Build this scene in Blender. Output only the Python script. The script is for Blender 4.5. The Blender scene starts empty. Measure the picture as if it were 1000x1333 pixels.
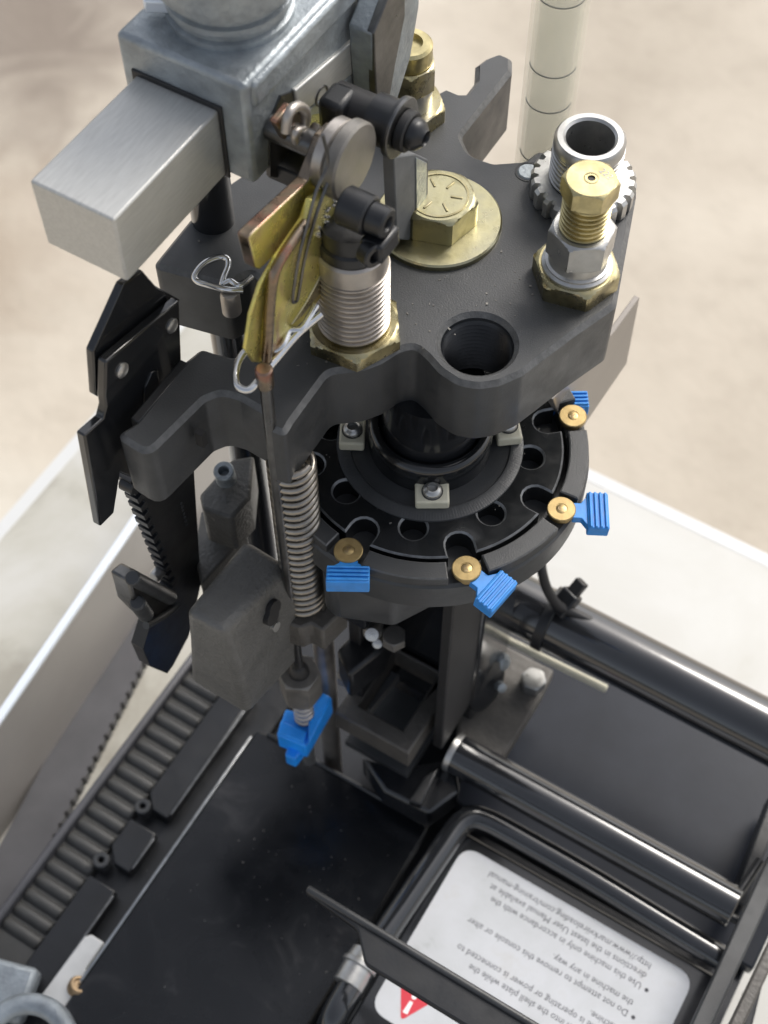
import bpy, bmesh, math, random
from math import sin, cos, pi, radians, hypot, atan2, sqrt
from mathutils import Vector as V, Matrix
random.seed(7)
S = 0.01                       # the scene is written in centimetres
scn = bpy.context.scene
COL = scn.collection

# ------------------------------------------------------------------ camera
F_PX, PITCH, AZ = 1848.0, radians(58), radians(31)
EY = (sin(AZ), cos(AZ)); EX = (sin(AZ + pi / 2), cos(AZ + pi / 2))
CR = V((EX[0], EY[0], 0)); FH = V((EX[1], EY[1], 0)); UZ = V((0, 0, 1))
CF = cos(PITCH) * FH - sin(PITCH) * UZ
CU = sin(PITCH) * FH + cos(PITCH) * UZ
CAM = V((14.403, -27.375, 44.378))
cam_d = bpy.data.cameras.new('camera'); cam = bpy.data.objects.new('camera', cam_d); COL.objects.link(cam)
M = Matrix((CR, CU, -CF)).transposed().to_4x4(); M.translation = CAM * S
cam.matrix_world = M
cam_d.sensor_fit = 'VERTICAL'; cam_d.sensor_height = 36.0; cam_d.sensor_width = 27.0
cam_d.lens = 36.0 * F_PX / 1333.0
cam_d.clip_start = 0.02; cam_d.clip_end = 600
cam_d.dof.use_dof = True; cam_d.dof.focus_distance = 0.50; cam_d.dof.aperture_fstop = 13.0
scn.camera = cam

# ------------------------------------------------------------------ light
SUN_EL, SUN_AZ = radians(46), radians(77)      # azimuth in the xy plane, from +x
w = bpy.data.worlds.new('World'); scn.world = w; w.use_nodes = True
nt = w.node_tree
sky = nt.nodes.new('ShaderNodeTexSky'); sky.sky_type = 'NISHITA'; sky.sun_disc = False
sky.sun_elevation = SUN_EL; sky.sun_rotation = pi / 2 - SUN_AZ
sky.air_density = 1.0; sky.dust_density = 4.0; sky.ozone_density = 1.0
bg = nt.nodes['Background']; bg.inputs['Strength'].default_value = 0.15
hs = nt.nodes.new('ShaderNodeHueSaturation'); hs.inputs['Saturation'].default_value = .4      # a hazy, nearly grey sky
nt.links.new(sky.outputs[0], hs.inputs['Color']); nt.links.new(hs.outputs[0], bg.inputs[0])
sl = bpy.data.lights.new('sun', 'SUN'); sl.energy = 2.0; sl.angle = radians(24); sl.color = (1, .95, .88)
so = bpy.data.objects.new('sun', sl); COL.objects.link(so)
sd = V((cos(SUN_EL) * cos(SUN_AZ), cos(SUN_EL) * sin(SUN_AZ), sin(SUN_EL)))
so.rotation_euler = sd.to_track_quat('Z', 'Y').to_euler(); so.location = sd * 3
vs = scn.view_settings
vs.view_transform = 'Standard'; vs.look = 'None'; vs.exposure = 0.42; vs.gamma = 1.0

# ------------------------------------------------------------------ survey: a photo pixel becomes a point on a known plane
def ray(px, py): return CF + (px - 500) / F_PX * CR + (666.5 - py) / F_PX * CU
def at(px, py, z): r = ray(px, py); return CAM + r * ((z - CAM.z) / r.z)
def onx(px, py, x): r = ray(px, py); return CAM + r * ((x - CAM.x) / r.x)
def ony(px, py, y): r = ray(px, py); return CAM + r * ((y - CAM.y) / r.y)
def xy(px, py, z): p = at(px, py, z); return (p.x, p.y)

ZT, ZF = -33.0, -112.0         # table top and floor
# ------------------------------------------------------------------ materials
def mat(name, col, metal=0.0, rough=0.5, var=0.0, vscale=1.0, bump=0.0, bscale=8.0, rvar=0.0, col2=None, coat=0.0, spec=0.5, stretch=None):
    m = bpy.data.materials.new(name); m.use_nodes = True
    n = m.node_tree.nodes; l = m.node_tree.links; b = n['Principled BSDF']
    b.inputs['Base Color'].default_value = (*col, 1); b.inputs['Metallic'].default_value = metal
    b.inputs['Roughness'].default_value = rough; b.inputs['Specular IOR Level'].default_value = spec
    if coat: b.inputs['Coat Weight'].default_value = coat; b.inputs['Coat Roughness'].default_value = .08
    tc = n.new('ShaderNodeTexCoord'); src = tc.outputs['Object']
    if stretch:
        mp = n.new('ShaderNodeMapping'); mp.inputs['Scale'].default_value = stretch
        l.new(src, mp.inputs[0]); src = mp.outputs[0]
    def noise(sc, det=5):
        t = n.new('ShaderNodeTexNoise'); t.inputs['Scale'].default_value = sc * 100; t.inputs['Detail'].default_value = det
        t.inputs['Roughness'].default_value = .6; l.new(src, t.inputs['Vector']); return t
    if var or col2:
        t = noise(vscale); cr = n.new('ShaderNodeValToRGB')
        c2 = col2 if col2 else tuple(min(1, c * (1 + var)) for c in col)
        c1 = col if col2 else tuple(c * (1 - var) for c in col)
        cr.color_ramp.elements[0].position = .35; cr.color_ramp.elements[1].position = .65
        cr.color_ramp.elements[0].color = (*c1, 1); cr.color_ramp.elements[1].color = (*c2, 1)
        l.new(t.outputs['Fac'], cr.inputs[0]); l.new(cr.outputs[0], b.inputs['Base Color'])
    if rvar:
        t = noise(vscale * 1.7 + .3); mr = n.new('ShaderNodeMapRange')
        mr.inputs[1].default_value = .3; mr.inputs[2].default_value = .7
        mr.inputs[3].default_value = max(.03, rough - rvar); mr.inputs[4].default_value = rough + rvar
        l.new(t.outputs['Fac'], mr.inputs[0]); l.new(mr.outputs[0], b.inputs['Roughness'])
    if bump:
        t = noise(bscale, 3); bp = n.new('ShaderNodeBump'); bp.inputs['Strength'].default_value = bump
        bp.inputs['Distance'].default_value = .0004
        l.new(t.outputs['Fac'], bp.inputs['Height']); l.new(bp.outputs[0], b.inputs['Normal'])
    m['tree'] = 1
    return m
def ramp(m, scale, stops, det=6, dist=0.0, loc=None):
    n = m.node_tree.nodes; l = m.node_tree.links; b = n['Principled BSDF']
    tc = n.new('ShaderNodeTexCoord'); t = n.new('ShaderNodeTexNoise'); t.inputs['Scale'].default_value = scale * 100
    t.inputs['Detail'].default_value = det; t.inputs['Distortion'].default_value = dist; t.inputs['Roughness'].default_value = .62
    l.new(tc.outputs['Object'], t.inputs['Vector']); cr = n.new('ShaderNodeValToRGB'); e = cr.color_ramp.elements
    while len(e) < len(stops): e.new(.5)
    for i, (p, c) in enumerate(stops): e[i].position = p; e[i].color = (*c, 1)
    l.new(t.outputs['Fac'], cr.inputs[0]); l.new(cr.outputs[0], b.inputs['Base Color']); return m

K = {}
K['cast'] = mat('black_anodised_casting', (.037, .039, .041), 0, .41, .16, .35, .22, 17, .11)
K['castrough'] = mat('rough_black_casting', (.078, .072, .064), 0, .48, .15, .8, .9, 5, .08)
K['greycast'] = mat('grey_sand_casting', (.115, .113, .106), .1, .45, .12, .7, 1.3, 5.5, .08)
K['black'] = mat('black_gloss_paint', (.010, .011, .013), 0, .2, .2, .25, .04, 2, .06, coat=.5)
K['tube'] = mat('black_gloss_tube_enamel', (.011, .012, .014), 0, .14, .2, .25, .02, 2, .03, coat=1.0)
K['satin'] = mat('black_satin_paint', (.009, .010, .012), 0, .36, .25, .5, .1, 6, .08)
K['plate'] = mat('black_machined_plate', (.009, .010, .011), 0, .20, .25, .6, .06, 7, .08, coat=.4)
K['bright_metal'] = mat('bright_stamp_and_highlight', (.32, .33, .34), .9, .35, .2, 2)  # stamped digits, and the painted highlight on the tray side
K['tray'] = mat('scuffed_black_tray', (.009, .010, .012), 0, .18, 0, .5, .04, 1.5, .05, spec=.35)
ramp(K['tray'], .28, [(.35, (.006, .007, .009)), (.6, (.010, .011, .013)), (.78, (.035, .035, .037))], 9, 1.2)
K['deck'] = mat('dark_blue_grey_deck', (.020, .023, .030), 0, .24, .15, .2, .05, 4, spec=.25)
K['steel'] = mat('machined_steel', (.44, .44, .43), .85, .34, .12, 1.2, .08, 12, .08)
K['darksteel'] = mat('dark_oiled_steel', (.13, .13, .13), 1, .34, .25, .9, .1, 8, .08)
K['thread'] = mat('warm_steel_thread', (.40, .37, .34), .8, .36, .15, 1.0, .05, 8, .06)
K['zinc'] = mat('cast_zinc', (.30, .33, .35), .55, .46, .22, .9, .8, 5.5, .12)
K['alu'] = mat('brushed_aluminium_bar', (.50, .50, .48), .55, .44, .07, 1.2, .06, 10, .09, stretch=(9, 1, 9))
K['gold'] = mat('yellow_zinc_plate', (.62, .5, .2), 1, .3, 0, 1, .05, 7, .1)
ramp(K['gold'], .9, [(.3, (.22, .19, .11)), (.5, (.42, .37, .21)), (.68, (.39, .36, .27))], 4)
K['goldpale'] = mat('pale_yellow_zinc', (.6, .54, .34), 1, .34, 0, 1, .12, 5, .1)
ramp(K['goldpale'], .7, [(.3, (.27, .245, .14)), (.5, (.43, .40, .25)), (.7, (.36, .34, .24))], 5)
K['irid'] = mat('iridescent_yellow_zinc', (.75, .58, .1), .75, .30, 0, 1, .02, 5, .08)
ramp(K['irid'], .75, [(.3, (.40, .40, .16)), (.45, (.62, .56, .17)), (.58, (.58, .49, .19)), (.70, (.40, .25, .14))], 4, .8)
K['iridedge'] = mat('red_brown_zinc_edge', (.3, .18, .12), 1, .3, 0, 1, .1, 6, .1)
ramp(K['iridedge'], .8, [(.3, (.13, .11, .09)), (.5, (.24, .19, .14)), (.66, (.30, .15, .11)), (.75, (.30, .28, .22))], 3, .5)
K['nut'] = mat('brown_brass_nut', (.30, .23, .15), 1, .38, .3, .7, .15, 6, .1)
K['dull'] = mat('dull_grey_steel', (.19, .18, .165), .5, .45, .2, 1, .15, 8, .08)
K['edgeglint'] = mat('anodised_edge_glint', (.16, .165, .17), .5, .36, .3, 2.5)  # edge highlights painted in as a lighter metal tone
K['castedge'] = mat('casting_edge_sheen', (.085, .086, .086), .1, .42, .25, 3, .5, 8)  # chamfer reflections painted into a lighter, speckled grey
K['slate'] = mat('slate_grey_painted_bar', (.12, .125, .13), 0, .6, .15, .8, .1, 7, spec=.25)
K['brass'] = mat('cartridge_brass', (.37, .275, .13), .9, .44, .14, 2.0, .08, 10, .08)
K['brassbright'] = mat('turned_brass', (.48, .42, .23), 1, .36, .22, 1.5, .05, 8, .06)
K['blue'] = mat('blue_plastic', (.028, .22, .60), 0, .42, .14, 1.6, .1, 7, .12)
K['bluelight'] = mat('bright_blue_plastic', (.012, .27, .86), 0, .42, .12, 1.4, .1, 6, .1)
K['cream'] = mat('cream_nylon', (.62, .59, .46), 0, .5, .08, 1.5, .05, 8)
K['wire'] = mat('bright_spring_wire', (.62, .63, .64), 1, .2, .05)
K['spring'] = mat('dull_spring_wire', (.30, .28, .25), 1, .36, .15, 2)
K['rubber'] = mat('black_rubber', (.012, .012, .013), 0, .55, .2, 1)
K['belt'] = mat('grey_toothed_belt', (.048, .048, .046), 0, .55, .2, .6, .1, 5)
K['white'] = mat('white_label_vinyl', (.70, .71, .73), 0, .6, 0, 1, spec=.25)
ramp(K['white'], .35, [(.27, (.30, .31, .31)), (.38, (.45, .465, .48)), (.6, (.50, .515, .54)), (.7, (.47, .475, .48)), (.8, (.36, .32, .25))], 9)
K['ink'] = mat('grey_print_ink', (.035, .035, .045), 0, .6)
K['red'] = mat('red_print_ink', (.55, .03, .05), 0, .45)
K['whiteink'] = mat('white_print_ink', (.8, .8, .8), 0, .5)
K['latch'] = mat('white_nylon_latch', (.62, .62, .60), 0, .35, .06, .8)
K['rust'] = mat('tan_rusty_screw', (.34, .24, .14), .6, .45, .3, 1.5)
K['panel'] = mat('satin_side_panel', (.34, .32, .30), .25, .32, .05, .15, .05, 3)
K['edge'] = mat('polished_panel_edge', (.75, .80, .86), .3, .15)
K['rail'] = mat('dark_grey_lip_and_reflection', (.075, .075, .082), 0, .5, .12, .4)  # belt lip, and the strip standing for the belt reflection
K['smoke'] = mat('smoky_grey_plate', (.21, .19, .17), .2, .35, .06, .4, .05, 3)
K['table'] = mat('whitish_table_top', (.66, .66, .63), 0, .5, 0, 1)
ramp(K['table'], .07, [(.28, (.29, .275, .235)), (.38, (.42, .41, .365)), (.5, (.48, .475, .445)), (.72, (.53, .53, .51))], 9, .5)
K['tableedge'] = mat('white_table_edge', (.56, .57, .57), 0, .4)
K['floor'] = mat('tan_concrete', (.42, .35, .28), 0, .7)

def floor_mat():
    m = K['floor']; n = m.node_tree.nodes; l = m.node_tree.links; b = n['Principled BSDF']
    tc = n.new('ShaderNodeTexCoord')
    def nz(s, d, dist=0.):
        t = n.new('ShaderNodeTexNoise'); t.inputs['Scale'].default_value = s; t.inputs['Detail'].default_value = d
        t.inputs['Distortion'].default_value = dist; l.new(tc.outputs['Object'], t.inputs['Vector']); return t
    a = nz(1.5, 9, .5); c = nz(22, 8, .2); d = nz(70, 4)
    r = n.new('ShaderNodeValToRGB'); e = r.color_ramp.elements
    e.new(.5); e.new(.5)
    for i, (p, q) in enumerate([(.30, (.34, .295, .235)), (.42, (.43, .38, .31)), (.55, (.49, .44, .365)), (.72, (.55, .515, .445))]):
        e[i].position = p; e[i].color = (*q, 1)
    l.new(a.outputs['Fac'], r.inputs[0])
    r2 = n.new('ShaderNodeValToRGB'); r2.color_ramp.elements[0].position = .3; r2.color_ramp.elements[0].color = (.72, .70, .68, 1)
    r2.color_ramp.elements[1].position = .55; r2.color_ramp.elements[1].color = (1, 1, 1, 1)
    l.new(c.outputs['Fac'], r2.inputs[0])
    mx = n.new('ShaderNodeMix'); mx.data_type = 'RGBA'; mx.blend_type = 'MULTIPLY'; mx.inputs[0].default_value = .3
    l.new(r.outputs[0], mx.inputs[6]); l.new(r2.outputs[0], mx.inputs[7])
    # old brown stains on the concrete, each with its own place
    prev = mx.outputs[2]
    for (sx, sy, rad, col) in ((-1.38, 1.10, .40, (.13, .10, .08)), (-1.12, .62, .22, (.30, .24, .18)), (-1.55, .75, .2, (.30, .25, .20)), (.25, 1.5, .3, (.62, .50, .40))):
        vd = n.new('ShaderNodeVectorMath'); vd.operation = 'DISTANCE'; vd.inputs[1].default_value = (sx, sy, ZF * S)
        l.new(tc.outputs['Object'], vd.inputs[0])
        ws_ = nz(4.5, 8, 1.5); ad = n.new('ShaderNodeMath'); ad.operation = 'MULTIPLY_ADD'; ad.inputs[1].default_value = .9 * rad * 2; ad.inputs[2].default_value = -.9 * rad
        l.new(ws_.outputs['Fac'], ad.inputs[0]); sm = n.new('ShaderNodeMath'); sm.operation = 'ADD'
        l.new(vd.outputs['Value'], sm.inputs[0]); l.new(ad.outputs[0], sm.inputs[1])
        mk = n.new('ShaderNodeMapRange'); mk.inputs[1].default_value = rad * 1.1; mk.inputs[2].default_value = rad * .35; mk.inputs[3].default_value = 0; mk.inputs[4].default_value = .75
        l.new(sm.outputs[0], mk.inputs[0])
        m2 = n.new('ShaderNodeMix'); m2.data_type = 'RGBA'; l.new(mk.outputs[0], m2.inputs[0]); l.new(prev, m2.inputs[6]); m2.inputs[7].default_value = (*col, 1); prev = m2.outputs[2]
    l.new(prev, b.inputs['Base Color'])
    bp = n.new('ShaderNodeBump'); bp.inputs['Strength'].default_value = .3; bp.inputs['Distance'].default_value = .004
    l.new(d.outputs['Fac'], bp.inputs['Height']); l.new(bp.outputs[0], b.inputs['Normal'])
floor_mat()
def clear_mat():
    m = bpy.data.materials.new('clear_tinted_plastic'); m.use_nodes = True
    b = m.node_tree.nodes['Principled BSDF']
    b.inputs['Base Color'].default_value = (.80, .79, .66, 1); b.inputs['Roughness'].default_value = .12
    b.inputs['Alpha'].default_value = .22
    return m
K['clear'] = clear_mat()

# ------------------------------------------------------------------ mesh builder
class MB:
    def __init__(s): s.v = []; s.f = []; s.m = []; s.mi = 0
    def add(s, vs, fs):
        o = len(s.v); s.v += [tuple(p) for p in vs]
        for f in fs: s.f.append([i + o for i in f]); s.m.append(s.mi)
        return s
    def box(s, c, d, rz=0.0, ax=None):
        c = V(c); hx, hy, hz = d[0] / 2, d[1] / 2, d[2] / 2
        X, Y, Z = ax if ax else (V((cos(rz), sin(rz), 0)), V((-sin(rz), cos(rz), 0)), UZ)
        vs = [c + X * a * hx + Y * b * hy + Z * e * hz for e in (-1, 1) for a, b in ((-1, -1), (1, -1), (1, 1), (-1, 1))]
        return s.add(vs, [(0, 3, 2, 1), (4, 5, 6, 7), (0, 1, 5, 4), (1, 2, 6, 5), (2, 3, 7, 6), (3, 0, 4, 7)])
    def rev(s, o, axis, prof, n=40, radf=None, cap=True, phase=0.0):
        """profile of (radius, height) revolved about an axis"""
        o = V(o); A = V(axis).normalized()
        X = A.orthogonal().normalized() if abs(A.z) < .99 else V((1, 0, 0)); Y = A.cross(X)
        vs = []
        for r, h in prof:
            for i in range(n):
                t = 2 * pi * i / n + phase; rr = radf(t, r, h) if radf else r
                vs.append(o + A * h + (X * cos(t) + Y * sin(t)) * rr)
        fs = []
        for k in range(len(prof) - 1):
            for i in range(n):
                j = (i + 1) % n
                fs.append((k * n + i, k * n + j, (k + 1) * n + j, (k + 1) * n + i))
        if cap:
            if prof[0][0] > 1e-6: fs.append(tuple(range(n - 1, -1, -1)))
            if prof[-1][0] > 1e-6: q = (len(prof) - 1) * n; fs.append(tuple(range(q, q + n)))
        return s.add(vs, fs)
    def cyl(s, p0, p1, r, n=28, ch=0.0, r1=None):
        p0, p1 = V(p0), V(p1); L = (p1 - p0).length; r1 = r if r1 is None else r1
        pr = [(r - ch, 0), (r, ch), (r1, L - ch), (r1 - ch, L)] if ch else [(r, 0), (r1, L)]
        return s.rev(p0, p1 - p0, pr, n)
    def ring(s, o, axis, ri, ro, h0, h1, n=48, ch=0.0):
        pr = [(ri, h0), (ro, h0), (ro, h1 - ch), (ro - ch, h1), (ri + ch, h1), (ri, h1 - ch), (ri, h0)] if ch else [(ri, h0), (ro, h0), (ro, h1), (ri, h1), (ri, h0)]
        return s.rev(o, axis, pr, n, cap=False)
    def hexa(s, o, axis, R, h0, h1, ri=0.0, ph=0.0, sides=6, chb=False):
        """hexagon with the rounded chamfer of a real nut; R is across the corners / 2"""
        ap = R * cos(pi / sides); n = sides * 12; H = h1 - h0
        def hr(t): a = (t - ph) % (2 * pi / sides) - pi / sides; return ap / cos(a)
        e = (R - ap)
        lev = [(R * 1.01, h0)] if not chb else [(ap * .98, h0), (ap * .98 + e * .5, h0 + e * .3), (R * 1.01, h0 + e * .62)]
        lev += [(R * 1.01, h1 - e * .75), (ap * .97 + e * .7, h1 - e * .42), (ap * .97 + e * .35, h1 - e * .2), (ap * .965, h1)]
        pr = list(lev)
        if ri: pr = [(ri, h0)] + pr + [(ri, h1), (ri, h0)]
        return s.rev(o, axis, pr, n, radf=lambda t, r, h: min(r, hr(t)) if r > ri + 1e-6 or not ri else r, cap=not ri)
    def threads(s, o, axis, r, h0, h1, pitch=.18, depth=.09, n=40, inner=False, cap=True):
        pr = []; h = h0; a_, b_ = (r - depth, r) if not inner else (r, r - depth)
        while h < h1 - pitch * .6:
            pr += [(a_, h), (a_, h + pitch * .22), (b_, h + pitch * .48), (b_, h + pitch * .78)]; h += pitch
        pr.append((a_, h1))
        return s.rev(o, axis, pr, n, cap=cap and not inner)
    def tube(s, pts, r, n=10, closed=False, radii=None):
        pts = [V(p) for p in pts]; N = len(pts); vs = []; fs = []
        T = []
        for i in range(N):
            a = pts[i - 1] if (i or closed) else pts[i]; b = pts[(i + 1) % N] if (i < N - 1 or closed) else pts[i]
            T.append((b - a).normalized())
        X = T[0].orthogonal().normalized()
        for i in range(N):
            X = (X - T[i] * X.dot(T[i])).normalized(); Y = T[i].cross(X); rr = radii[i] if radii else r
            for k in range(n): t = 2 * pi * k / n; vs.append(pts[i] + (X * cos(t) + Y * sin(t)) * rr)
        for i in range(N if closed else N - 1):
            j = (i + 1) % N
            for k in range(n): q = (k + 1) % n; fs.append((i * n + k, i * n + q, j * n + q, j * n + k))
        if not closed: fs.append(tuple(range(n - 1, -1, -1))); fs.append(tuple(range((N - 1) * n, N * n)))
        return s.add(vs, fs)
    def loft(s, A, B, cap=True):
        n = len(A)
        fs = [(i, (i + 1) % n, n + (i + 1) % n, n + i) for i in range(n)]
        if cap: fs += [tuple(range(n - 1, -1, -1)), tuple(range(n, 2 * n))]
        return s.add(list(A) + list(B), fs)
    def prism(s, poly, z0, z1, cap=True):
        return s.loft([(x, y, z0) for x, y in poly], [(x, y, z1) for x, y in poly], cap)
    def extr(s, pts, d):
        pts = [V(p) for p in pts]; d = V(d); return s.loft(pts, [p + d for p in pts])
    def plate(s, outer, holes, z0, z1, ch=.15, hch=.12, chm=0):
        """plate with holes, chamfered along its top edges"""
        def ccw(p): a = sum(p[i][0] * p[(i + 1) % len(p)][1] - p[(i + 1) % len(p)][0] * p[i][1] for i in range(len(p))); return p if a > 0 else p[::-1]
        outer = ccw(outer); holes = [ccw(h)[::-1] for h in holes]
        def inset(p, d):
            n = len(p); out = []
            for i in range(n):
                a, b, c = V(p[i - 1]), V(p[i]), V(p[(i + 1) % n])
                u = (b - a).normalized(); v = (c - b).normalized()
                n1 = V((-u.y, u.x)); n2 = V((-v.y, v.x)); m = n1 + n2
                if m.length < .2: out.append(tuple(b + n1 * d)); continue
                m.normalize(); k = d / max(.45, m.dot(n1)); out.append((b.x + m.x * k, b.y + m.y * k))
            return out
        def fill(loops, z, flip):
            bm = bmesh.new(); E_ = []
            for lp in loops:
                vs = [bm.verts.new((x, y, z)) for x, y in lp]
                E_ += [bm.edges.new((vs[i], vs[(i + 1) % len(vs)])) for i in range(len(vs))]
            bmesh.ops.triangle_fill(bm, use_beauty=True, use_dissolve=False, edges=E_)
            bm.verts.index_update()
            V_ = [tuple(v.co) for v in bm.verts]; F_ = []
            for f in bm.faces:
                ix = [v.index for v in f.verts]; up = f.normal.z > 0 if f.normal.length else True
                f.normal_update(); up = f.normal.z > 0
                if up == flip: ix = ix[::-1]
                F_.append(ix)
            bm.free(); s.add(V_, F_)
        m0 = s.mi
        ins = [inset(outer, ch)] + [inset(h, hch) for h in holes]
        fill(ins, z1, False); fill([outer] + holes, z0, True)
        for lp, il, c in zip([outer] + holes, ins, [ch] + [hch] * len(holes)):
            s.mi = chm; s.loft([(x, y, z1 - c) for x, y in lp], [(x, y, z1) for x, y in il], False); s.mi = m0
            s.loft([(x, y, z0) for x, y in lp], [(x, y, z1 - c) for x, y in lp], False)
        return s
    def build(s, name, m, parent=None, bevel=0.0, smooth=40, loc=None, label=None, segs=2):
        me = bpy.data.meshes.new(name); o3 = V(loc) if loc else V((0, 0, 0))
        me.from_pydata([(V(p) - o3) * S for p in s.v], [], s.f)
        ms = m if isinstance(m, (list, tuple)) else [m]
        for q in ms: me.materials.append(q)
        me.polygons.foreach_set('material_index', s.m)
        bm = bmesh.new(); bm.from_mesh(me); bmesh.ops.remove_doubles(bm, verts=bm.verts, dist=2e-6)
        bmesh.ops.recalc_face_normals(bm, faces=bm.faces); bm.to_mesh(me); bm.free()
        if smooth:
            me.polygons.foreach_set('use_smooth', [True] * len(me.polygons)); me.set_sharp_from_angle(angle=radians(smooth))
        o = bpy.data.objects.new(name, me); COL.objects.link(o)
        pw = V((0, 0, 0)); q = parent
        while q: pw += q.location; q = q.parent
        o.parent = parent; o.location = o3 * S - pw
        if bevel:
            b = o.modifiers.new('bevel', 'BEVEL'); b.width = bevel * S; b.segments = segs; b.limit_method = 'ANGLE'; b.angle_limit = radians(35)
            b.harden_normals = False
        if label: o['label'] = label
        return o

def tag(o, label, cat, group=None, kind=None):
    if label: o['label'] = label
    if cat: o['category'] = cat
    if group: o['group'] = group
    if kind: o['kind'] = kind
    return o
def thing(name, label, cat, loc, group=None):
    o = bpy.data.objects.new(name, None); COL.objects.link(o); o.location = V(loc) * S; o.empty_display_size = .01
    return tag(o, label, cat, group)
def struct(o): o['kind'] = 'structure'; return o
def copy_tree(o, parent=None):
    c = o.copy(); COL.objects.link(c)
    if parent: c.parent = parent
    for ch in list(o.children): copy_tree(ch, c)
    return c
def circ(x, y, r, n=40): return [(x + r * cos(2 * pi * i / n), y + r * sin(2 * pi * i / n)) for i in range(n)]
def fillet(pts, rad, seg=4):
    """round the corners of a polygon; rad is one radius or one per corner"""
    n = len(pts); out = []
    for i in range(n):
        r = rad[i] if isinstance(rad, (list, tuple)) else rad
        a, b, c = V(pts[i - 1]), V(pts[i]), V(pts[(i + 1) % n])
        if r <= 0: out.append(tuple(b)); continue
        u, v = (a - b), (c - b); lu, lv = u.length, v.length; u.normalize(); v.normalize()
        ang = u.angle(v, pi); d = min(r / max(.05, math.tan(ang / 2)), lu * .48, lv * .48)
        p, q = b + u * d, b + v * d
        for k in range(seg + 1):
            t = k / seg; out.append(tuple(p * (1 - t) ** 2 + b * 2 * t * (1 - t) + q * t * t))
    return out
def smooth_path(pts, seg=6, closed=False):
    pts = [V(p) for p in pts]; N = len(pts); out = []
    for i in range(N if closed else N - 1):
        p1, p2 = pts[i], pts[(i + 1) % N]
        p0 = pts[i - 1] if (i or closed) else p1; p3 = pts[(i + 2) % N] if (i + 2 < N or closed) else p2
        for k in range(seg):
            t = k / seg
            out.append(.5 * ((2 * p1) + (p2 - p0) * t + (2 * p0 - 5 * p1 + 4 * p2 - p3) * t * t + (3 * p1 - p0 - 3 * p2 + p3) * t ** 3))
    if not closed: out.append(pts[-1])
    return out
def text_mesh(mb, body, o, X, Y, size, align='LEFT', lift=.004, wide=1.0):
    cu = bpy.data.curves.new('print', 'FONT'); cu.body = body; cu.size = 1; cu.align_x = align; cu.resolution_u = 2
    ob = bpy.data.objects.new('print', cu); COL.objects.link(ob)
    dg = bpy.context.evaluated_depsgraph_get(); dg.update()
    me = bpy.data.meshes.new_from_object(ob.evaluated_get(dg))
    X, Y, o = V(X), V(Y), V(o); Z = X.cross(Y)
    mb.add([o + X * v.co.x * size * wide + Y * v.co.y * size + Z * lift for v in me.vertices], [tuple(p.vertices) for p in me.polygons])
    bpy.data.objects.remove(ob); bpy.data.curves.remove(cu); bpy.data.meshes.remove(me)
def socket_screw(parent, name, o, axis, r, h, m, sock=.5, dome=False, base=0.0, n=28):
    """cap screw head with a hexagon socket"""
    A = V(axis).normalized(); mb = MB(); rs = r * sock
    top = [(r * cos(a_), h * .2 + h * .8 * sin(a_)) for a_ in (.15, .35, .55, .75, .92)] if dome else [(r, h - r * .12), (r - r * .12, h)]
    mb.rev(o, A, [(r * .9, base), (r, base + .02)] + top + [(rs * 1.08, h), (rs, h - rs * .12), (rs * .98, h * .35), (0.0001, h * .3)], n)
    return mb.build(name, m, parent)

# ================================================================== SETTING
ZT, ZF = -33.0, -112.0
mb = MB(); mb.add([(-20000, -20000, ZF), (20000, -20000, ZF), (20000, 20000, ZF), (-20000, 20000, ZF)], [(0, 1, 2, 3)])
struct(mb.build('floor', K['floor'], smooth=0))

tb = thing('table', 'whitish timeworn table top with bright rim under the machine', 'table', (-4, -8, ZT))
a = at(765, 620, ZT); b = at(1000, 745, ZT); l0 = at(0, 690, ZT); l1 = at(110, 590, ZT)
yb = (a.y + b.y) / 2; xl = (l0.x + l1.x) / 2
MB().box(((xl + 46) / 2, (yb - 46) / 2, ZT - 1.0), (46 - xl, yb + 46, 2)).build('table_top', K['table'], tb)
MB().box(((xl + 46) / 2, yb + .45, ZT - 1.0), (46 - xl + 1.8, .9, 2.04)).build('rim', K['tableedge'], tb, bevel=.03)
MB().box((xl - .45, (yb - 46) / 2, ZT - 1.0), (.9, yb + 46, 2.04)).build('rim', K['tableedge'], tb, bevel=.03)
for x, y in ((xl + 4, yb - 4), (42, yb - 4), (xl + 4, -42), (42, -42)):
    MB().cyl((x, y, ZF), (x, y, ZT - 2.05), 1.6, 16).build('leg', K['steel'], tb)

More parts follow.
